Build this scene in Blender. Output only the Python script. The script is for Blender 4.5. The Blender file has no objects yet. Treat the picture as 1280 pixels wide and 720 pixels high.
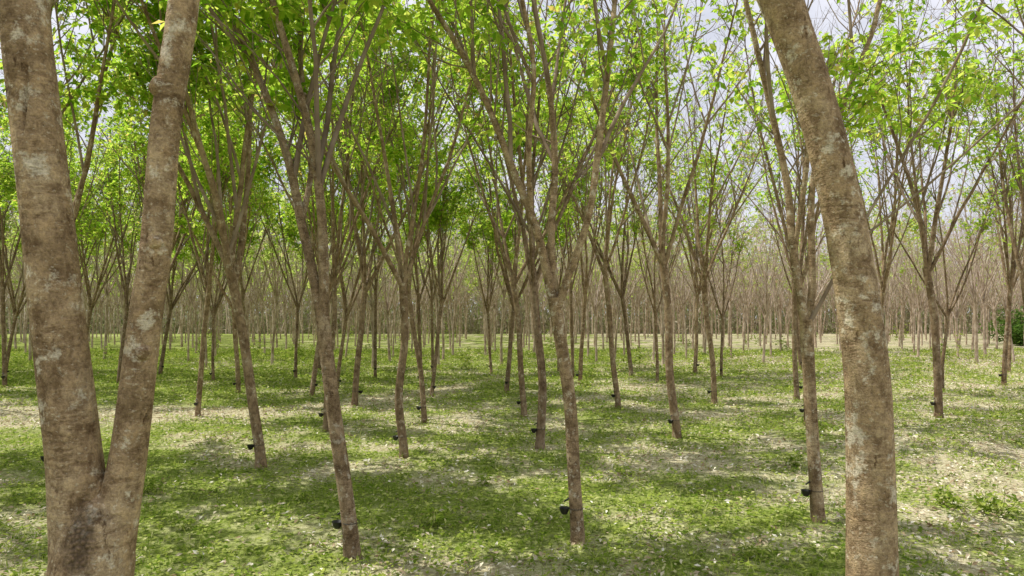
import bpy, math
import numpy as np
from mathutils import Vector
S = bpy.context.scene

# ------------------------------------------------------------------ helpers
def nrm(v):
    v = np.asarray(v, float)
    return v / (np.linalg.norm(v, axis=-1, keepdims=True) + 1e-9)

_lat = np.random.default_rng(3).random((256, 256))
def vnoise(x, y, s):
    x = np.asarray(x, float) / s + 100.3; y = np.asarray(y, float) / s + 57.7
    xi = np.floor(x).astype(int); yi = np.floor(y).astype(int)
    fx = x - xi; fy = y - yi
    fx = fx*fx*(3-2*fx); fy = fy*fy*(3-2*fy)
    a = _lat[xi % 256, yi % 256]; b = _lat[(xi+1) % 256, yi % 256]
    c = _lat[xi % 256, (yi+1) % 256]; d = _lat[(xi+1) % 256, (yi+1) % 256]
    return (a*(1-fx)+b*fx)*(1-fy) + (c*(1-fx)+d*fx)*fy

def gz(x, y):
    x = np.asarray(x, float); y = np.asarray(y, float)
    return 0.05*np.sin(.35*x+1)*np.sin(.28*y) + 0.02*np.sin(.9*x+.5*y) + 0.02*np.sin(1.3*y-.7*x)

def dry_or_sunlit(x, y):
    """0 = lush ground cover, 1 = bare earth / litter, paled as painted sunlight"""
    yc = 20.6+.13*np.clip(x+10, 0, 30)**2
    sunlit_path = np.exp(-((y-yc)/(1.5+.07*np.abs(x+8)))**2)*np.clip((1-x)/4, 0, 1)*(.65+.7*vnoise(x, y, 1.0))  # path through the clearing; its sunlight is painted in as pale ground
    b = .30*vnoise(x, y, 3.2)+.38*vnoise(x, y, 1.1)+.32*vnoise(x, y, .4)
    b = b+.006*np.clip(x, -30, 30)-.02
    return np.clip(np.clip((b-.40)*2.6, 0, 1)*.72+.9*sunlit_path, 0, 1)

class M:
    def __init__(s): s.v=[]; s.f=[]; s.m=[]; s.sm=[]; s.n=0
    def add(s, v, f, mat, smooth=True):
        s.v.append(np.asarray(v, float)); f=np.asarray(f, int)
        s.f.append(f+s.n); s.n += len(v)
        s.m.append(np.full(len(f), mat)); s.sm.append(np.full(len(f), smooth))
    def pack(s):
        return np.concatenate(s.v),np.concatenate(s.f),np.concatenate(s.m),np.concatenate(s.sm)
    def mesh(s, name, mats):
        v,f,mi,sm=s.pack()
        me=bpy.data.meshes.new(name)
        me.vertices.add(len(v)); me.vertices.foreach_set('co', v.astype(np.float32).ravel())
        me.loops.add(len(f)*4); me.loops.foreach_set('vertex_index', f.astype(np.int32).ravel())
        me.polygons.add(len(f))
        me.polygons.foreach_set('loop_start', (np.arange(len(f))*4).astype(np.int32))
        me.polygons.foreach_set('loop_total', np.full(len(f),4,dtype=np.int32))
        for mt in mats: me.materials.append(mt)
        me.polygons.foreach_set('material_index', mi.astype(np.int32))
        me.polygons.foreach_set('use_smooth', sm.astype(bool))
        me.update(calc_edges=True)
        return me

def link(name, me, loc=(0,0,0), rotz=0, scale=(1,1,1), parent=None):
    o=bpy.data.objects.new(name, me); S.collection.objects.link(o)
    o.location=loc; o.rotation_euler=(0,0,rotz); o.scale=scale
    if parent: o.parent=parent
    return o

def catmull(P, R, step):
    P=np.asarray(P,float); R=np.asarray(R,float)
    Q=np.vstack([2*P[0]-P[1],P,2*P[-1]-P[-2]])
    out=[];ro=[]
    for i in range(len(P)-1):
        a,b,c,d=Q[i:i+4]; n=max(1,int(math.ceil(np.linalg.norm(c-b)/step)))
        t=(np.arange(n)/n)[:,None]
        out.append(.5*((2*b)+(c-a)*t+(2*a-5*b+4*c-d)*t**2+(3*b-a-3*c+d)*t**3))
        ro.append(R[i]+(R[i+1]-R[i])*t[:,0])
    out.append(P[-1:]);ro.append(R[-1:])
    return np.concatenate(out),np.concatenate(ro)

def tube(m,P,R,sides,mat,rough=0,knots=(),rng=None):
    P=np.asarray(P,float);R=np.asarray(R,float);n=len(P)
    T=nrm(np.gradient(P,axis=0)); mt=np.abs(T.mean(0))
    ref=np.zeros(3); ref[int(np.argmin(mt))]=1
    U=nrm(np.cross(T,ref)); V=np.cross(T,U)
    a=np.arange(sides)*2*np.pi/sides
    RR=np.repeat(R[:,None],sides,1)
    if rough>0:
        z=P[:,2][:,None]; A=a[None,:]
        ph=rng.random(8)*6.28
        w=(np.sin(2*A+1.3*z+ph[0])*.5+np.sin(3*A-2.1*z+ph[1])*.35+np.sin(z*5+ph[2]+np.sin(A+ph[3])*1.5)*.15
           +np.sin(z*14+ph[4]+2*np.sin(A*2+ph[5]))*.05+np.sin(5*A+z*3+ph[6])*.12)
        RR=RR*(1+rough*w)
        for (kz,ka,amp,sz,sa) in knots:
            da=(A-ka+np.pi+.25*np.sin(z*9)*(amp<0))%(2*np.pi)-np.pi
            RR=RR+amp*np.exp(-((z-kz)/sz)**2-(da/sa)**2)
    v=P[:,None,:]+RR[:,:,None]*(np.cos(a)[None,:,None]*U[:,None,:]+np.sin(a)[None,:,None]*V[:,None,:])
    i=np.arange(n-1)[:,None]*sides; j=np.arange(sides)[None,:]; j2=(j+1)%sides
    f=np.stack([i+j,i+j2,i+sides+j2,i+sides+j],-1).reshape(-1,4)
    m.add(v.reshape(-1,3),f,mat)

def lathe(m,c,prof,sides,mat):
    a=np.arange(sides)*2*np.pi/sides
    v=np.array([[c[0]+r*math.cos(t),c[1]+r*math.sin(t),c[2]+z] for r,z in prof for t in a])
    n=len(prof); i=np.arange(n-1)[:,None]*sides;j=np.arange(sides)[None,:];j2=(j+1)%sides
    m.add(v,np.stack([i+j,i+j2,i+sides+j2,i+sides+j],-1).reshape(-1,4),mat)

def blades(m,p,ax,nv,l,w,mat,droop=0.15):
    ax=nrm(ax); sd=nrm(np.cross(ax,nv)); up=np.cross(sd,ax)
    l=l[:,None]; w=w[:,None]
    a=p; b=p+ax*l*.48+sd*w*.5; c=p+ax*l-up*l*droop; d=p+ax*l*.48-sd*w*.5
    v=np.stack([a,b,c,d],1).reshape(-1,3); k=np.arange(len(p))[:,None]*4
    m.add(v,k+np.arange(4)[None,:],mat,False)

def leafclusters(m,pos,size,mat,rng,wd=.48,droopy=.45):
    n=len(pos)
    if n==0: return
    az=rng.random(n)*2*np.pi
    ax=np.stack([np.cos(az),np.sin(az),rng.normal(-droopy,.45,n)],1); ax=nrm(ax)
    nv=nrm(np.stack([rng.normal(0,.65,n),rng.normal(0,.65,n),np.ones(n)],1))
    sd=nrm(np.cross(ax,nv))
    root=pos+ax*size*rng.uniform(.3,1.0,n)[:,None]
    for k,an in enumerate((-1.0,0,1.0)):
        d=ax*math.cos(an)+sd*math.sin(an)+rng.normal(0,.15,(n,3))
        l=size*rng.uniform(.75,1.25,n)*(1.0 if k==1 else .88)
        blades(m,root,d,nv,l,l*wd,mat)

# ------------------------------------------------------------------ materials
def mat(name):
    mt=bpy.data.materials.new(name); mt.use_nodes=True
    nt=mt.node_tree; nt.nodes.clear()
    out=nt.nodes.new('ShaderNodeOutputMaterial')
    return mt,nt,out
def N(nt,t): return nt.nodes.new(t)
def ramp(nt,fac,stops):
    r=nt.nodes.new('ShaderNodeValToRGB'); e=r.color_ramp.elements
    while len(e)<len(stops): e.new(.5)
    for x,(p,c) in zip(e,stops): x.position=p; x.color=(*c,1)
    nt.links.new(fac,r.inputs[0]); return r.outputs[0]
def mix(nt,f,a,b,bt='MIX'):
    x=nt.nodes.new('ShaderNodeMix'); x.data_type='RGBA'; x.blend_type=bt
    for s,v in ((x.inputs[0],f),(x.inputs[6],a),(x.inputs[7],b)):
        if hasattr(v,'is_linked'): nt.links.new(v,s)
        else: s.default_value=v if not isinstance(v,tuple) else ((*v,1) if len(v)==3 else v)
    return x.outputs[2]
def math2(nt,op,a,b,c=None):
    x=nt.nodes.new('ShaderNodeMath'); x.operation=op
    for s,v in zip(x.inputs,(a,b,c)):
        if v is None: continue
        if hasattr(v,'is_linked'): nt.links.new(v,s)
        else: s.default_value=v
    return x.outputs[0]
def noise(nt,vec,scale,detail=4,rough=.55):
    n=nt.nodes.new('ShaderNodeTexNoise'); n.inputs['Scale'].default_value=scale
    n.inputs['Detail'].default_value=detail; n.inputs['Roughness'].default_value=rough
    nt.links.new(vec,n.inputs['Vector']); return n.outputs[0]
def mapping(nt,vec,sc,loc=(0,0,0)):
    n=nt.nodes.new('ShaderNodeMapping'); n.inputs['Scale'].default_value=sc; n.inputs['Location'].default_value=loc
    nt.links.new(vec,n.inputs[0]); return n.outputs[0]

def bark(name,c1,c2,c3,lich,bumpd=.02,detail=2,scar=None):
    mt,nt,out=mat(name)
    tc=N(nt,'ShaderNodeTexCoord'); oi=N(nt,'ShaderNodeObjectInfo')
    ad=nt.nodes.new('ShaderNodeVectorMath'); ad.operation='MULTIPLY_ADD'
    cb=nt.nodes.new('ShaderNodeCombineXYZ')
    nt.links.new(oi.outputs['Random'],cb.inputs[0])
    nt.links.new(cb.outputs[0],ad.inputs[0]); ad.inputs[1].default_value=(37,0,0); nt.links.new(tc.outputs['Object'],ad.inputs[2])
    v=ad.outputs[0]
    big=noise(nt,v,3.2,2,.6)
    col=ramp(nt,big,[(.32,c1),(.5,c2),(.68,c3)])
    if detail==0:
        p=N(nt,'ShaderNodeBsdfDiffuse'); inp=p.inputs['Color']
    else:
        p=N(nt,'ShaderNodeBsdfPrincipled'); p.inputs['Roughness'].default_value=.9
        p.inputs['Specular IOR Level'].default_value=.15; inp=p.inputs['Base Color']
    if detail>=1:
        patch=noise(nt,mapping(nt,v,(1,1,.7)),17,5,.7)
        col=mix(nt,1.0,col,ramp(nt,patch,[(.36,(0.55,0.5,0.46)),(.52,(1,1,1)),(.68,(1.25,1.22,1.15))]),'MULTIPLY')
        lf=ramp(nt,noise(nt,v,7.5,5,.75),[(.56,(0,0,0)),(.63,(.6,.6,.6))])
        col=mix(nt,lf,col,lich)
    if detail>=2:
        rings=noise(nt,mapping(nt,v,(9,9,38)),1.0,4,.7)
        fine=noise(nt,v,85,3,.7)
        rm=ramp(nt,noise(nt,v,5.5,2,.5),[(.42,(.1,)*3),(.62,(.8,)*3)])
        col=mix(nt,rm,col,mix(nt,1.0,col,ramp(nt,rings,[(.40,(.5,.45,.40)),(.52,(1.05,1.05,1.05))]),'MULTIPLY'))
        dk=ramp(nt,noise(nt,mapping(nt,v,(3,3,1.2)),6,5,.7),[(.31,(.35,.3,.26)),(.39,(1,1,1))])
        col=mix(nt,1.0,col,dk,'MULTIPLY')
        sp=ramp(nt,noise(nt,mapping(nt,v,(1,1,1.6)),42,3,.6),[(.61,(0,0,0)),(.69,(.45,.45,.45))])
        col=mix(nt,sp,col,(.62,.56,.45))
        col=mix(nt,.8,col,ramp(nt,fine,[(.3,(.55,.55,.55)),(.65,(1.22,1.22,1.22))]),'MULTIPLY')
        h=math2(nt,'MULTIPLY_ADD',rings,.5,patch); h=math2(nt,'MULTIPLY_ADD',fine,.4,h)
        if scar:
            ob=tc.outputs['Object']
            cx,cy,cz,rx,rz=scar
            mp=mapping(nt,ob,(1/rx,1/(rx*3),1/rz),(-cx/rx,-cy/(rx*3),-cz/rz))
            ln=nt.nodes.new('ShaderNodeVectorMath'); ln.operation='LENGTH'; nt.links.new(mp,ln.inputs[0])
            e=math2(nt,'MULTIPLY_ADD',noise(nt,ob,16,5,.7),1.6,ln.outputs['Value'])
            e2=math2(nt,'MULTIPLY',e,.5); mk=ramp(nt,e2,[(.58,(.75,)*3),(.84,(0,0,0))])
            vo=nt.nodes.new('ShaderNodeTexVoronoi'); vo.inputs['Scale'].default_value=58; nt.links.new(ob,vo.inputs['Vector'])
            cr=ramp(nt,vo.outputs['Distance'],[(.1,(.22,.15,.10)),(.6,(.06,.042,.03))])
            col=mix(nt,mk,col,cr)
            inv=math2(nt,'MULTIPLY',vo.outputs['Distance'],mk); h=math2(nt,'MULTIPLY_ADD',inv,-1.6,h)
        b=N(nt,'ShaderNodeBump');b.inputs['Distance'].default_value=bumpd;b.inputs['Strength'].default_value=.95
        nt.links.new(h,b.inputs['Height']);nt.links.new(b.outputs[0],p.inputs['Normal'])
    col=mix(nt,1.0,col,ramp(nt,oi.outputs['Random'],[(0,(.82,.8,.8)),(1,(1.12,1.1,1.05))]),'MULTIPLY')
    nt.links.new(col,inp)
    nt.links.new(p.outputs[0],out.inputs[0]); return mt

def leafmat(name,stops,tstops,tf=.55):
    mt,nt,out=mat(name)
    g=N(nt,'ShaderNodeNewGeometry'); r=g.outputs['Random Per Island']
    c=ramp(nt,r,stops); t=ramp(nt,r,tstops)
    d=N(nt,'ShaderNodeBsdfDiffuse')
    tr=N(nt,'ShaderNodeBsdfTranslucent'); ms=N(nt,'ShaderNodeMixShader'); ms.inputs[0].default_value=tf
    nt.links.new(c,d.inputs[0]); nt.links.new(t,tr.inputs[0])
    nt.links.new(d.outputs[0],ms.inputs[1]); nt.links.new(tr.outputs[0],ms.inputs[2])
    nt.links.new(ms.outputs[0],out.inputs[0]); return mt

def plain(name,col,rough=.6,var=.25,scale=8):
    mt,nt,out=mat(name); tc=N(nt,'ShaderNodeTexCoord')
    n=noise(nt,tc.outputs['Object'],scale,5,.6)
    c=ramp(nt,n,[(.3,tuple(x*(1-var) for x in col)),(.7,tuple(x*(1+var) for x in col))])
    p=N(nt,'ShaderNodeBsdfPrincipled'); p.inputs['Roughness'].default_value=rough
    nt.links.new(c,p.inputs['Base Color']); nt.links.new(p.outputs[0],out.inputs[0]); return mt

BC=[(.22,.155,.092),(.35,.255,.16),(.46,.36,.24)]
BARK=bark('rubber_bark',*BC,(.72,.67,.56),.017,2)
BARKS=bark('rubber_bark_scarred',*BC,(.72,.67,.56),.017,2,scar=(.03,-.15,2.13,.09,.20))
BARKM=bark('rubber_bark_plain',(.165,.112,.068),(.25,.178,.112),(.34,.26,.175),(.56,.50,.39),.01,1)
TWIG=bark('twig_bark',(.18,.135,.098),(.26,.20,.152),(.34,.275,.22),(.55,.5,.45),.004,0)
BARKF=bark('hazed_bark',(.30,.225,.165),(.44,.35,.275),(.60,.50,.42),(.55,.5,.45),.004,0)  # paler bark for far trees, haze painted into the colour
TWIGF=bark('hazed_twig_bark',(.44,.35,.295),(.56,.465,.41),(.67,.57,.51),(.55,.5,.45),.004,0)  # far twigs lightened too, the colour standing in for haze
LEAF=leafmat('rubber_leaf',[(0,(.06,.12,.012)),(.5,(.12,.19,.02)),(1,(.21,.26,.035))],
             [(0,(.26,.52,.03)),(.5,(.56,.80,.07)),(.94,(.84,.93,.17)),(1,(.88,.6,.2))],.64)
LEAFF=leafmat('hazed_rubber_leaf',[(0,(.12,.19,.03)),(1,(.28,.32,.09))],  # pale muted leaf tones, aerial haze put into the colour
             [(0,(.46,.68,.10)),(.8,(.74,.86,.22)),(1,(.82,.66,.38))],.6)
LEAFDRY=leafmat('rubber_leaf_turning',[(0,(.18,.16,.06)),(.5,(.34,.25,.16)),(1,(.40,.26,.19))],
             [(0,(.55,.58,.15)),(.5,(.72,.54,.34)),(1,(.78,.52,.4))],.5)
CUP=plain('cup_black_rubber',(.012,.012,.013),.45)
COVER=leafmat('ground_cover_leaf',[(0,(.09,.145,.018)),(.45,(.22,.29,.04)),(.85,(.41,.45,.11)),(1,(.62,.58,.34))],
             [(0,(.2,.4,.03)),(1,(.6,.7,.12))],.3)
LITTER=leafmat('dry_leaf',[(0,(.30,.21,.12)),(.3,(.48,.39,.27)),(.7,(.70,.64,.50)),(1,(.86,.82,.72))],
             [(0,(.3,.2,.1)),(1,(.5,.4,.2))],.10)
TMATS=[BARK,TWIG,LEAF,CUP,LEAFDRY]
SMATS=[BARKS,TWIG,LEAF,CUP,LEAFDRY]
MMATS=[BARKM,TWIG,LEAF,CUP,LEAFDRY]
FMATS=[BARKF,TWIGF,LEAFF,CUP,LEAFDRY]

# ------------------------------------------------------------------ trees
UP=np.array([0,0,1.])
def grow(rng,p,d,L,n,wob,trop):
    pts=[np.array(p,float)]; d=nrm(d); st=L/n
    for _ in range(n):
        d=nrm(d+rng.normal(0,wob,3)+UP*trop); pts.append(pts[-1]+d*st)
    return np.array(pts)

def side_dir(rng,T,tilt):
    v=rng.normal(0,1,3); v=v-T*np.dot(v,T); v=nrm(v)
    return nrm(T*math.cos(tilt)+v*math.sin(tilt))

def build_tree(seed,trunk,limbs=None,leaves=1.0,lod=0,H=12.5,nl=4,hero=0,knots=(),cup=True,dry=0.0,cupside=math.pi,spread=1.0,low=4.2):
    rng=np.random.default_rng(seed); m=M()
    tr=np.array(trunk,float)
    step=.03 if hero else (.25 if lod==0 else .8)
    sides=64 if hero else (14 if lod==0 else 6)
    P,R=catmull(tr[:,:3],tr[:,3],step)
    fl=np.clip(1-(P[:,2]+.1)/.3,0,1)**2; R=R*(1+.25*fl)
    tube(m,P,R,sides,0,.035 if not lod else 0,knots,rng)
    top=P[-1]; rt=R[-1]; tdir=nrm(P[-1]-P[-2])
    lims=[]
    if limbs is None:
        a0=rng.random()*6.28
        for k in range(nl):
            az=a0+k*2*np.pi/nl+rng.normal(0,.35); tl=rng.uniform(.20,.52)*spread
            if k==0: tl*=.35
            d=np.array([math.cos(az)*math.sin(tl),math.sin(az)*math.sin(tl),math.cos(tl)])
            L=(H-top[2])*rng.uniform(.8,1.05)
            st=top-tdir*(.1+.35*rng.random()*(k>0))
            pth=grow(rng,st,d,L,12 if lod==0 else 6,.042,.026)
            r0=rt*rng.uniform(.48,.66)
            r=r0*(1-np.linspace(0,1,len(pth)))**.9+.005
            lims.append((pth,r))
    else:
        for lb in limbs:
            lb=np.array(lb,float); Pq,Rq=catmull(lb[:,:3],lb[:,3],.03 if hero else .25)
            d=nrm(lb[-1,:3]-lb[-2,:3]+UP*.15)
            ext=grow(rng,lb[-1,:3],d,max(2.,H-lb[-1,2])*rng.uniform(.85,1.05),9,.05,.04)
            re=lb[-1,3]*(1-np.linspace(0,1,len(ext)))**.85+.006
            lims.append((np.vstack([Pq,ext[1:]]),np.concatenate([Rq,re[1:]])))
    allb=[]
    for li,(pth,r) in enumerate(lims):
        big=r[0]>.035
        tube(m,pth,r,(64 if hero else (9 if lod==0 else 4)),0 if big else 1,.03 if lod==0 else 0,knots if (hero and li==0) else (),rng)
        allb.append((pth,r,0))
        for _ in range(rng.integers(1,4)):
            zc=pth[:,2]; t0=rng.uniform(.12 if limbs is None else .3,.6); i=int(t0*(len(pth)-1))
            if hero and zc[i]<5.6:
                i=int(np.searchsorted(zc,5.8))
                if i>=len(pth)-1: continue
            T=nrm(pth[i+1]-pth[i]); d=side_dir(rng,T,rng.uniform(.3,.65)*spread); d=nrm(d+UP*.2)
            L=(H-pth[i,2])*rng.uniform(.5,.85)
            q=grow(rng,pth[i],d,L,9 if lod==0 else 5,.05,.035)
            rr=r[i]*.6*(1-np.linspace(0,1,len(q)))**.85+.0045
            tube(m,q,rr,6 if lod==0 else 3,1); allb.append((q,rr,1))
    twigs=[]
    for pth,r,lv in allb:
        L=np.linalg.norm(np.diff(pth,axis=0),axis=1).sum()
        nb=int(L*(1.8 if lod==0 else 1.0))
        for _ in range(nb):
            t=rng.uniform(.22,1)**.8; x=t*(len(pth)-1); i=min(int(x),len(pth)-2)
            p=pth[i]+(pth[i+1]-pth[i])*(x-i)
            if p[2]<(5.6 if hero else low): continue
            T=nrm(pth[i+1]-pth[i]); d=side_dir(rng,T,rng.uniform(.45,1.0)); d=nrm(d+UP*.12)
            Lb=rng.uniform(.8,2.3)*(1.15-.5*t)
            q=grow(rng,p,d,Lb,6 if lod==0 else 3,.10,.05)
            rr=min(.012,r[i]*.5)*(1-np.linspace(0,.8,len(q)))+.002
            tube(m,q,rr,4 if lod==0 else 3,1)
            for _ in range(int(rng.integers(3,6)) if lod==0 else 2):
                t2=rng.uniform(.3,1); x2=t2*(len(q)-1); j=min(int(x2),len(q)-2)
                p2=q[j]+(q[j+1]-q[j])*(x2-j); T2=nrm(q[j+1]-q[j])
                w=grow(rng,p2,nrm(side_dir(rng,T2,rng.uniform(.4,.9))+UP*.1),rng.uniform(.3,.8),3 if lod==0 else 2,.12,.04)
                tube(m,w,np.linspace(.0045,.002,len(w))*(1 if lod==0 else 1.5),3,1)
                twigs.append(w)
            twigs.append(q[len(q)//2:])
    if twigs and leaves>0:
        pos=[]
        c0=rng.normal(0,3,3)
        for w in twigs:
            e=w[-1]; dens=.42+.9*math.sin(e[0]*1.6+c0[0])*math.sin(e[1]*1.6+c0[1])+.5*math.sin(e[2]*1.5+c0[2])
            hz=np.clip((e[2]-low+.8)/2.0,.2,1)*np.clip(1.5-e[2]/14,.5,1)
            k=rng.poisson(max(0,(4.2 if lod==0 else 2.1)*leaves*dens*hz))
            if k:
                t=rng.uniform(.25,1.05,k)*(len(w)-1); j=np.minimum(t.astype(int),len(w)-2)
                pos.append(w[j]+(w[j+1]-w[j])*(t-j)[:,None]+rng.normal(0,.10,(k,3)))
        if pos:
            pos=np.concatenate(pos)
            sel=rng.random(len(pos))<dry
            leafclusters(m,pos[~sel],.165 if lod==0 else .26,2,rng)
            leafclusters(m,pos[sel],.12 if lod==0 else .2,4,rng)
    if cup and lod==0:
        z=.42; i=int(np.argmin(abs(P[:,2]-z))); c=P[i]; r=R[i]
        cx=c[0]+math.cos(cupside)*(r+.062); cy=c[1]+math.sin(cupside)*(r+.062)
        lathe(m,(cx,cy,z),[(.004,-.055),(.035,-.05),(.058,-.01),(.068,.035),(.071,.037),(.062,.032),(.045,-.02),(.004,-.03)],12,3)
        a=np.linspace(0,2*np.pi,15)
        ring=np.stack([c[0]+(r*1.06+.004)*np.cos(a),c[1]+(r*1.06+.004)*np.sin(a),np.full(15,z+.03)],1)
        tube(m,ring,np.full(15,.004),4,3)
        sp=np.array([[c[0]+math.cos(cupside)*r*.8,c[1]+math.sin(cupside)*r*.8,z+.17],[cx,cy,z+.12]])
        tube(m,sp,[.012,.012],5,3)
    return m

def place_hero(m,x,y,mats=None):
    me=m.mesh('rubber_tree',mats or TMATS); return link('rubber_tree',me,(x,y,float(gz(x,y))))
def rel(pts,X,Y): return [(p[0]-X,p[1],p[2],p[3]) for p in pts]

# left twin-stem tree close by
X,Y=-1.72,2.8
kn=[(3.1,1.2,.007,.05,.3),(2.55,2.1,.007,.05,.3),(1.98,1.5,.02,.12,.8),(3.84,1.75,-.03,.11,.085),(3.7,1.4,.010,.05,.3)]
t=rel([(-1.75,0,-.2,.19),(-1.74,0,.6,.168),(-1.735,0,1.3,.158),(-1.73,0,1.8,.156),(-1.715,0,2.0,.155),(-1.705,0,2.14,.135),(-1.70,0,2.24,.09),(-1.70,0,2.29,.03)],X,Y)
l1=rel([(-1.745,0,1.8,.115),(-1.775,0,2.2,.110),(-1.80,0,2.46,.101),(-1.86,0,2.98,.098),(-1.912,0,3.476,.095),(-1.961,0,3.9,.092),(-2.0,0,4.3,.090),(-2.08,.05,5.2,.082),(-2.2,.1,6.4,.07)],X,Y)
l2=rel([(-1.675,.01,1.8,.085),(-1.625,.02,2.2,.080),(-1.585,.03,2.46,.070),(-1.522,.03,2.98,.064),(-1.475,.03,3.31,.061),(-1.436,.03,3.8,.059),(-1.371,.03,4.23,.060),(-1.33,.05,4.7,.056),(-1.2,.1,6.2,.045)],X,Y)
m=build_tree(11,t,[l1,l2],leaves=1.5,hero=1,knots=kn,cup=False)
rg=np.random.default_rng(5)
for (x,z,r,s,dx) in [(-1.475,3.31,.062,.020,.5),(-1.425,3.95,.06,.024,-.7),(-1.53,2.86,.064,.02,.7),(-1.93,3.62,.1,.022,.4),(-1.80,2.62,.106,.024,-.3)]:
    p0=np.array([x-X+.5*r*dx,.03-r*.62,z]); d=nrm([dx,-.8,.35])
    tube(m,np.array([p0-d*.03,p0+d*r*.22,p0+d*r*.45,p0+d*r*.55,p0+d*r*.45]),np.array([s*2.2,s*1.6,s*1.15,s*.9,s*.1]),14,0,.12,(),rg)
place_hero(m,X,Y,SMATS)

# right leaning stem close by
X,Y=1.70,3.2
t=rel([(1.70,0,-.2,.16),(1.70,0,.5,.128),(1.695,0,1.2,.118),(1.6875,0,1.78,.111),(1.68,0,2.23,.105),(1.661,0,2.68,.100),(1.5975,0,3.17,.094),(1.53,0,3.54,.091),(1.425,0,3.956,.088),(1.3125,0,4.29,.090),(1.245,0,4.48,.096),(1.14,0,4.75,.1)],X,Y)
l1=rel([(1.2,0,4.6,.075),(1.0,.1,5.1,.07),(.75,.2,6.0,.06),(.6,.3,7.,.05)],X,Y)
l2=rel([(1.2,0,4.6,.07),(1.15,.05,5.2,.06),(1.3,.2,6.2,.05)],X,Y)
l3=rel([(1.2,0,4.6,.06),(1.1,-.3,5.2,.05),(1.0,-.8,6.2,.045)],X,Y)
place_hero(build_tree(12,t,[l1,l2,l3],leaves=1.1,hero=1,knots=[(3.0,1.3,.006,.05,.4),(3.62,1.9,.008,.05,.4),(2.3,1.2,.006,.06,.5)],cup=False),X,Y)

# C
X,Y=-1.97,8.4
t=rel([(-1.95,0,-.15,.115),(-1.97,0,.1,.105),(-2.02,0,.59,.093),(-2.187,0,1.77,.088),(-2.29,0,2.6,.086),(-2.334,0,2.97,.088)],X,Y)
la=rel([(-2.33,0,2.85,.068),(-2.46,0,3.55,.062),(-2.62,.05,4.2,.058),(-2.78,.1,4.9,.052),(-3.1,.15,5.8,.044),(-3.55,.2,6.8,.038)],X,Y)
lb=rel([(-2.32,0,2.8,.07),(-2.31,-.05,3.9,.058),(-2.40,-.1,4.92,.053),(-2.60,-.15,5.8,.047),(-2.86,-.2,6.7,.042)],X,Y)
lc=rel([(-2.60,.05,4.15,.038),(-2.55,.3,5.0,.035),(-2.75,.5,6.2,.03)],X,Y)
place_hero(build_tree(13,t,[la,lb,lc],leaves=2.2),X,Y)
# D
X,Y=.875,9.1
t=rel([(.88,0,-.15,.11),(.875,0,.1,.096),(.832,0,.81,.086),(.768,0,1.88,.083),(.64,0,2.73,.083),(.565,0,3.25,.088)],X,Y)
la=rel([(.58,0,3.05,.068),(.34,0,4.12,.055),(.053,.05,4.87,.050),(-.32,.1,5.83,.044),(-.69,.1,6.57,.039),(-1.07,.15,7.2,.035)],X,Y)
lb=rel([(.57,.03,3.1,.063),(.53,.1,4.12,.052),(.587,.2,5.08,.046),(.51,.3,6.15,.040),(.32,.3,7.2,.035)],X,Y)
lc=rel([(.60,-.02,3.1,.062),(.77,-.04,3.6,.053),(1.01,-.1,4.33,.048),(1.15,-.1,5.29,.044),(1.30,-.1,6.57,.037),(1.37,0,7.2,.033)],X,Y)
ld=rel([(.25,.02,4.35,.04),(.22,-.2,5.2,.037),(.28,-.3,6.2,.031),(.1,-.4,7.2,.028)],X,Y)
place_hero(build_tree(14,t,[la,lb,lc,ld],leaves=1.3,low=5.2),X,Y)
# E
X,Y=4.46,9.96
t=rel([(4.48,0,-.15,.11),(4.46,0,.1,.1),(4.41,0,.84,.09),(4.34,0,2.0,.086),(4.29,0,2.94,.09)],X,Y)
la=rel([(4.30,0,2.75,.068),(4.11,0,3.88,.058),(4.03,.05,4.93,.052),(3.80,.1,6.1,.045),(3.45,.1,7.6,.036)],X,Y)
lb=rel([(4.30,.02,2.8,.062),(4.40,.05,3.4,.053),(4.44,.1,5.04,.046),(4.9,.2,6.1,.04),(5.4,.3,7.2,.033)],X,Y)
lc=rel([(4.10,.0,3.9,.04),(4.2,-.1,4.7,.037),(4.25,-.2,5.8,.032),(4.1,-.3,7.2,.027)],X,Y)
ld=rel([(4.31,-.02,2.85,.034),(4.55,-.1,3.35,.028),(4.95,-.2,4.2,.023),(5.5,-.3,5.2,.018)],X,Y)
place_hero(build_tree(15,t,[la,lb,lc,ld],leaves=.8,cupside=math.pi*1.05,low=4.8),X,Y)

near=[(-4.9,13.3,-.55,3.9,.098,2.7,5),(-2.3,14.5,0,3.7,.09,2.4,4),(.64,15.5,-.18,4.1,.10,1.3,4),(4.1,17,-.34,4.6,.105,.8,4),
      (8.05,18.6,-.2,4.2,.09,.8,4),(12.5,20,-.37,4.4,.11,1.3,5),(16.4,21.5,-.2,4.2,.10,1.2,4),(-8.3,12.4,-.1,3.8,.09,2.6,4),
      (-4.8,17.6,.1,4.2,.07,2.5,4),(-2.44,18.95,-.5,4.0,.075,2.2,4),(.36,20.5,-.35,4.2,.09,1.5,4),(3.4,21.9,-.45,4.6,.09,.9,4),(6.9,23.3,-.4,4.4,.095,.6,4)]
for k,(x,y,lx,zf,r,lv,nl) in enumerate(near):
    rg=np.random.default_rng(100+k); ly=rg.normal(0,.12); b=rg.normal(0,.05,2)
    t=[(0,0,-.15,r*1.15),(0,0,.2,r*1.05),(lx*.3+b[0],ly*.3,zf*.35,r*.95),(lx*.65+b[1],ly*.6,zf*.68,r*.88),(lx,ly,zf,r*.95)]
    place_hero(build_tree(200+k,t,None,leaves=lv,nl=nl,H=rg.uniform(12,14.5),spread=1.0,dry=.03,cupside=math.pi*rg.uniform(.9,1.2),low=3.7 if x<1 else 4.6),x,y,MMATS)

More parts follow.
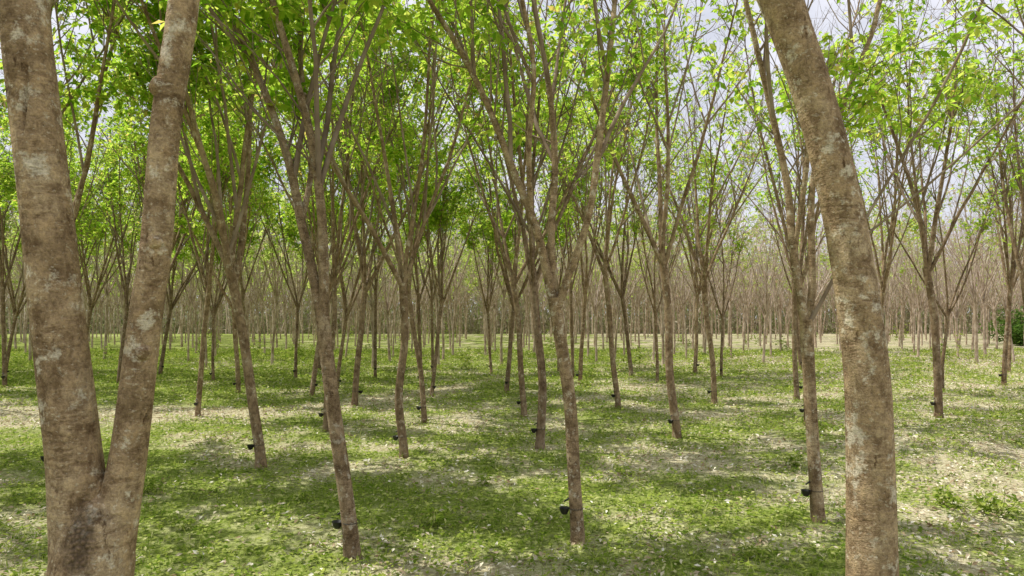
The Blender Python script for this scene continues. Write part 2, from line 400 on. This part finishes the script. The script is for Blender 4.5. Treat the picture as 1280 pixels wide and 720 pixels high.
def template(seed,leaves,lod,dry,nl=4,low=4.2):
    rg=np.random.default_rng(seed); zf=rg.uniform(3.2,4.6); lx,ly=rg.normal(0,.2,2); r=rg.uniform(.07,.095)
    t=[(0,0,-.2,r*1.15),(0,0,.2,r*1.05),(lx*.25+rg.normal(0,.05),ly*.3,zf*.35,r*.95),(lx*.7,ly*.6,zf*.68,r*.88),(lx,ly,zf,r*.95)]
    m=build_tree(seed,t,None,leaves=leaves,lod=lod,H=rg.uniform(11.5,14.5),nl=nl,dry=dry,low=low)
    return m.mesh('rubber_tree_form',MMATS) if lod==0 else m.pack()
T0g=[template(300+i,2.5,0,.02,4+i%2,3.3) for i in range(4)]
T0s=[template(320+i,.7,0,.12,4+i%2) for i in range(3)]
T1g=[template(340+i,2.4,1,.04,4+i%2,3.0) for i in range(4)]
T1s=[template(360+i,.8,1,.25,5) for i in range(3)]
T1b=[template(380+i,.2,1,.6,6) for i in range(3)]

sites=[(-9.2,20),(-5.2,22.6),(-3.0,25.6),(-.2,26.4),(3.0,30),(6.6,31),(10.3,24.7),(13.9,26.2),(17.4,27.6),(20.9,29),(10.3,33.6),(-7.6,26.0)]
rg=np.random.default_rng(44)
for k in range(-3,22):
    for i in range(-40,40):
        x=.5+3.3*i-.25*k+rg.normal(0,.28); y=10+.42*(x-.5)*.95+5.35*k+rg.normal(0,.28)
        if y<-2 or y>112: continue
        if x>.80*max(y,0)+3.5 or x<-.80*max(y,0)-8.5: continue
        inview = y>1.5 and abs(x)<.80*y+.6
        if inview and y<29+.42*x+2.0 and x>-14.5 and x<26: continue
        if y<6 and abs(x)<3.2: continue
        if -19<x<-11 and 18.5<y<22: continue
        sites.append((x,y))
FV=[];FF=[];FM=[];FS=[];off=0
for (x,y) in sites:
    ang=x/(max(y,0)+10)
    pg=np.clip(.74-1.05*(ang+.02)-max(0,(y-40))/300+.7*(float(vnoise(x,y,14))-.5),.12,.96)
    if x<-.8*y-.5: pg=.5
    g=rg.random()<pg
    s=rg.uniform(.85,1.12); rz=rg.random()*6.28; sc=(s,s,s*rg.uniform(.92,1.06)); loc=(x,y,float(gz(x,y)))
    if y<38: link('rubber_tree',(T0g if g else T0s)[rg.integers(0,4 if g else 3)],loc,rz,sc)
    else:
        vv,ff,mm,ss=T1g[rg.integers(0,4)] if g else (T1s if rg.random()<.5 else T1b)[rg.integers(0,3)]
        c,sn=math.cos(rz),math.sin(rz)
        w=np.stack([vv[:,0]*c-vv[:,1]*sn,vv[:,0]*sn+vv[:,1]*c,vv[:,2]],1)*np.array(sc)+np.array(loc)
        FV.append(w.astype(np.float32));FF.append(ff+off);FM.append(mm);FS.append(ss);off+=len(w)
m=M(); m.v=FV;m.f=FF;m.m=FM;m.sm=FS
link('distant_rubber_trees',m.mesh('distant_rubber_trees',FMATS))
print('trees',len(sites),'far verts',off)

# ------------------------------------------------------------------ ground
u=np.linspace(-1,1,361)
gx=38*u+560*u**7; gy=38*u+560*u**7+24
A,B=np.meshgrid(gx,gy,indexing='ij')
v=np.stack([A,B,gz(A,B)],-1).reshape(-1,3); n=len(u)
i=np.arange(n-1)[:,None]*n; j=np.arange(n-1)[None,:]
f=np.stack([i+j,i+n+j,i+n+j+1,i+j+1],-1).reshape(-1,4)
mt,nt,out=mat('grassy_ground'); g=N(nt,'ShaderNodeNewGeometry'); pv=g.outputs['Position']
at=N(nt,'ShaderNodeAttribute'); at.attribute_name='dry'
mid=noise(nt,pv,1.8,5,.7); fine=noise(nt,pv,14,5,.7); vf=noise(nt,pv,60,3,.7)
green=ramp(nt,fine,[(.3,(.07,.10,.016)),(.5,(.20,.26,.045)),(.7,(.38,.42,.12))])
dry=ramp(nt,fine,[(.3,(.24,.20,.12)),(.5,(.48,.42,.28)),(.68,(.74,.68,.52))])  # litter tones, lightened to paint in brighter sunlit spots
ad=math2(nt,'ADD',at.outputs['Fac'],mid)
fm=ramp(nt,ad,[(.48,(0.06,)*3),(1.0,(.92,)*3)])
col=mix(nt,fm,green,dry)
col=mix(nt,.75,col,ramp(nt,vf,[(.3,(.45,.45,.45)),(.7,(1.4,1.4,1.4))]),'MULTIPLY')
p=N(nt,'ShaderNodeBsdfDiffuse')
nt.links.new(col,p.inputs['Color'])
b=N(nt,'ShaderNodeBump');b.inputs['Distance'].default_value=.05;b.inputs['Strength'].default_value=.8
nt.links.new(fine,b.inputs['Height']);nt.links.new(b.outputs[0],p.inputs['Normal'])
nt.links.new(p.outputs[0],out.inputs[0])
m=M(); m.add(v,f,0); me=m.mesh('ground',[mt])
a=me.attributes.new('dry','FLOAT','POINT'); a.data.foreach_set('value',dry_or_sunlit(v[:,0],v[:,1]).astype(np.float32))
link('ground',me)

def scatter(n,rng,d0,d1):
    d=d0+(d1-d0)*rng.random(n)**1.15; x=(rng.random(n)*2-1)*(.85*d+2.5); return x,d
rg=np.random.default_rng(9)
x,y=scatter(340000,rg,3.2,60)
den=.5*vnoise(x,y,1.3)+.5*vnoise(x,y,.35)-.55*dry_or_sunlit(x,y)
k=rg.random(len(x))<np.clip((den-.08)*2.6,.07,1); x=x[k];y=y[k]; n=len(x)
sc=(.75+y/24)
bl=rg.random(n)<.3
az=rg.random(n)*6.28
el=np.where(bl,rg.uniform(.6,1.4,n),rg.uniform(-.1,.6,n))
ax_=np.stack([np.cos(az)*np.cos(el),np.sin(az)*np.cos(el),np.sin(el)],1)
nv=nrm(np.stack([rg.normal(0,.3,n),rg.normal(0,.3,n),np.ones(n)],1)); nv=np.where(bl[:,None],nrm(rg.normal(0,1,(n,3))),nv)
l=np.where(bl,rg.uniform(.05,.14,n),rg.uniform(.03,.085,n))*sc; w=np.where(bl,.011*sc,l*.62)
hh=np.where(bl,0,rg.uniform(0.005,.11,n)*vnoise(x,y,.5))*sc
m=M(); blades(m,np.stack([x,y,gz(x,y)+hh],1),ax_,nv,l,w,0,.1)
link('grass',m.mesh('grass',[COVER]))
x,y=scatter(110000,rg,3.2,52)
den=dry_or_sunlit(x,y)*.9+vnoise(x,y,.6)*.4+.004*x
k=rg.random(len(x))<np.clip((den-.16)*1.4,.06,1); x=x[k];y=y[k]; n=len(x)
az=rg.random(n)*6.28
ax_=np.stack([np.cos(az),np.sin(az),rg.normal(0,.3,n)],1)
nv=nrm(np.stack([rg.normal(0,.5,n),rg.normal(0,.5,n),np.ones(n)],1))
l=rg.uniform(.04,.12,n)*(.8+y/50); m=M()
blades(m,np.stack([x,y,gz(x,y)+rg.uniform(.015,.08,n)],1),ax_,nv,l,l*.45,0,.25)
link('leaf_litter',m.mesh('leaf_litter',[LITTER]))

def weed(seed,h,ns,sz):
    r=np.random.default_rng(seed); m=M(); pos=[]
    for _ in range(ns):
        az=r.random()*6.28; q=grow(r,(r.normal(0,.05),r.normal(0,.05),-.02),(math.cos(az)*.6,math.sin(az)*.6,1),h*r.uniform(.6,1.1),5,.15,.05)
        tube(m,q,np.linspace(.006,.003,len(q)),4,1)
        for t in r.uniform(.3,1,7):
            z=t*(len(q)-1); jj=min(int(z),len(q)-2); pos.append(q[jj]+(q[jj+1]-q[jj])*(z-jj))
    leafclusters(m,np.array(pos),sz,0,r,.46,.2)
    return m.mesh('weed_plant',[COVER,COVER])
WD=[weed(70+i,.38,6,.10) for i in range(3)]+[weed(80,1.1,7,.16),weed(81,1.6,8,.17)]
wl=[(-1.05,9.6,0,1),(7.3,10.3,1,1.3),(6.9,10.8,2,1),(-6.2,11.5,1,1),(5.6,13.6,2,.9),(7.6,17.2,0,1.3),(-.5,12.2,2,.7),(2.1,12.8,1,.7),
    (3.6,32,3,1),(5.0,34,3,.8),(3.0,28,0,1.4),(12.,24,1,1.4),(20,34,3,1.1),(-7,30,3,.8),(-9,27,3,.7),(-3.4,11,0,.6),(-4.6,9.6,1,.7),(2.9,8.3,2,.6)]
for _ in range(45):
    y=rg.uniform(38,95); wl.append((rg.uniform(-.75,.75)*y,y,int(rg.integers(3,5)),rg.uniform(.7,1.5)))
for (x,y,q,s) in wl:
    link('weed_plant',WD[q],(x,y,float(gz(x,y))),rg.random()*6.28,(s,s,s))

SHL=leafmat('shrub_leaf',[(0,(.04,.09,.02)),(1,(.10,.17,.04))],[(0,(.12,.24,.03)),(1,(.25,.38,.06))],.4)
def shrub(seed):
    r=np.random.default_rng(seed); m=M(); pos=[]
    for _ in range(16):
        az=r.random()*6.28; q=grow(r,(r.normal(0,.5),r.normal(0,.4),-.1),(math.cos(az)*.7,math.sin(az)*.7,1),r.uniform(1.8,3.6),7,.15,.03)
        tube(m,q,np.linspace(.03,.008,len(q)),4,1)
        for c in q[1:]: pos.append(c+r.normal(0,.28,(22,3)))
    leafclusters(m,np.concatenate(pos),.22,0,r); return m.mesh('shrub',[SHL,TWIG])
SH=[shrub(1),shrub(2)]
for (x,y,s) in [(52,69,1.2),(55.5,71,1.4)]:
    link('shrub',SH[int(x)%2],(x,y,0),rg.random()*6,(s*1.2,s,s))

# distant forest edge behind the plantation, haze painted into its pale foliage
FOR=leafmat('hazed_forest_foliage',[(0,(.34,.27,.21)),(.35,(.46,.38,.31)),(.5,(.26,.33,.12)),(1,(.52,.45,.38))],
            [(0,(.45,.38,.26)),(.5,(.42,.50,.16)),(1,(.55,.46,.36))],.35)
n=120000; x=(rg.random(n)*2-1)*115; y=114+rg.random(n)*22
hmax=7+6*vnoise(x,y,11)+2*vnoise(x,y,3); z=hmax*rg.random(n)**1.35
m=M(); blades(m,np.stack([x,y,z],1),nrm(rg.normal(0,1,(n,3))*np.array([.4,.4,1])),nrm(rg.normal(0,1,(n,3))),rg.uniform(.5,1.5,n),rg.uniform(.15,.4,n),0)
for _ in range(500):
    bx=rg.uniform(-120,120);by=rg.uniform(113,125);q=grow(rg,(bx,by,-.2),(rg.normal(0,.1),0,1),rg.uniform(6,11),4,.06,.05)
    tube(m,q,np.linspace(.13,.04,5),4,1)
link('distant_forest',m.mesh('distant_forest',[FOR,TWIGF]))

# ------------------------------------------------------------------ light, sky, camera
az=math.radians(285); el=math.radians(63)
sd=np.array([math.sin(az)*math.cos(el),math.cos(az)*math.cos(el),math.sin(el)])
L=bpy.data.lights.new('sun','SUN'); L.energy=5; L.angle=math.radians(.5); L.color=(1,.965,.88)
o=bpy.data.objects.new('sun',L); S.collection.objects.link(o)
o.rotation_euler=Vector(sd).to_track_quat('Z','Y').to_euler(); o.location=(0,0,30)
W=bpy.data.worlds.new('World'); S.world=W; W.use_nodes=True; nt=W.node_tree; nt.nodes.clear()
out=nt.nodes.new('ShaderNodeOutputWorld'); bg=nt.nodes.new('ShaderNodeBackground')
sky=nt.nodes.new('ShaderNodeTexSky'); sky.sky_type='NISHITA'; sky.sun_disc=False
sky.sun_elevation=el; sky.sun_rotation=az; sky.air_density=1.0; sky.dust_density=2.0
tc=nt.nodes.new('ShaderNodeTexCoord')
nz=noise(nt,mapping(nt,tc.outputs['Generated'],(1,1,2.2)),3.2,7,.58)
cm=ramp(nt,nz,[(.40,(.72,)*3),(.56,(1,1,1))])
c=mix(nt,cm,sky.outputs[0],(8.6,8.7,9.6))
nt.links.new(c,bg.inputs[0]); bg.inputs[1].default_value=.105
nt.links.new(bg.outputs[0],out.inputs[0])
cam=bpy.data.cameras.new('camera'); co=bpy.data.objects.new('camera',cam); S.collection.objects.link(co)
co.location=(0,0,3); co.rotation_euler=(math.radians(90),0,0)
cam.lens=24; cam.sensor_width=36; cam.shift_y=35/1280; cam.clip_end=2000; cam.clip_start=.05
S.camera=co
S.view_settings.view_transform='Standard'; S.view_settings.look='None'; S.view_settings.exposure=0
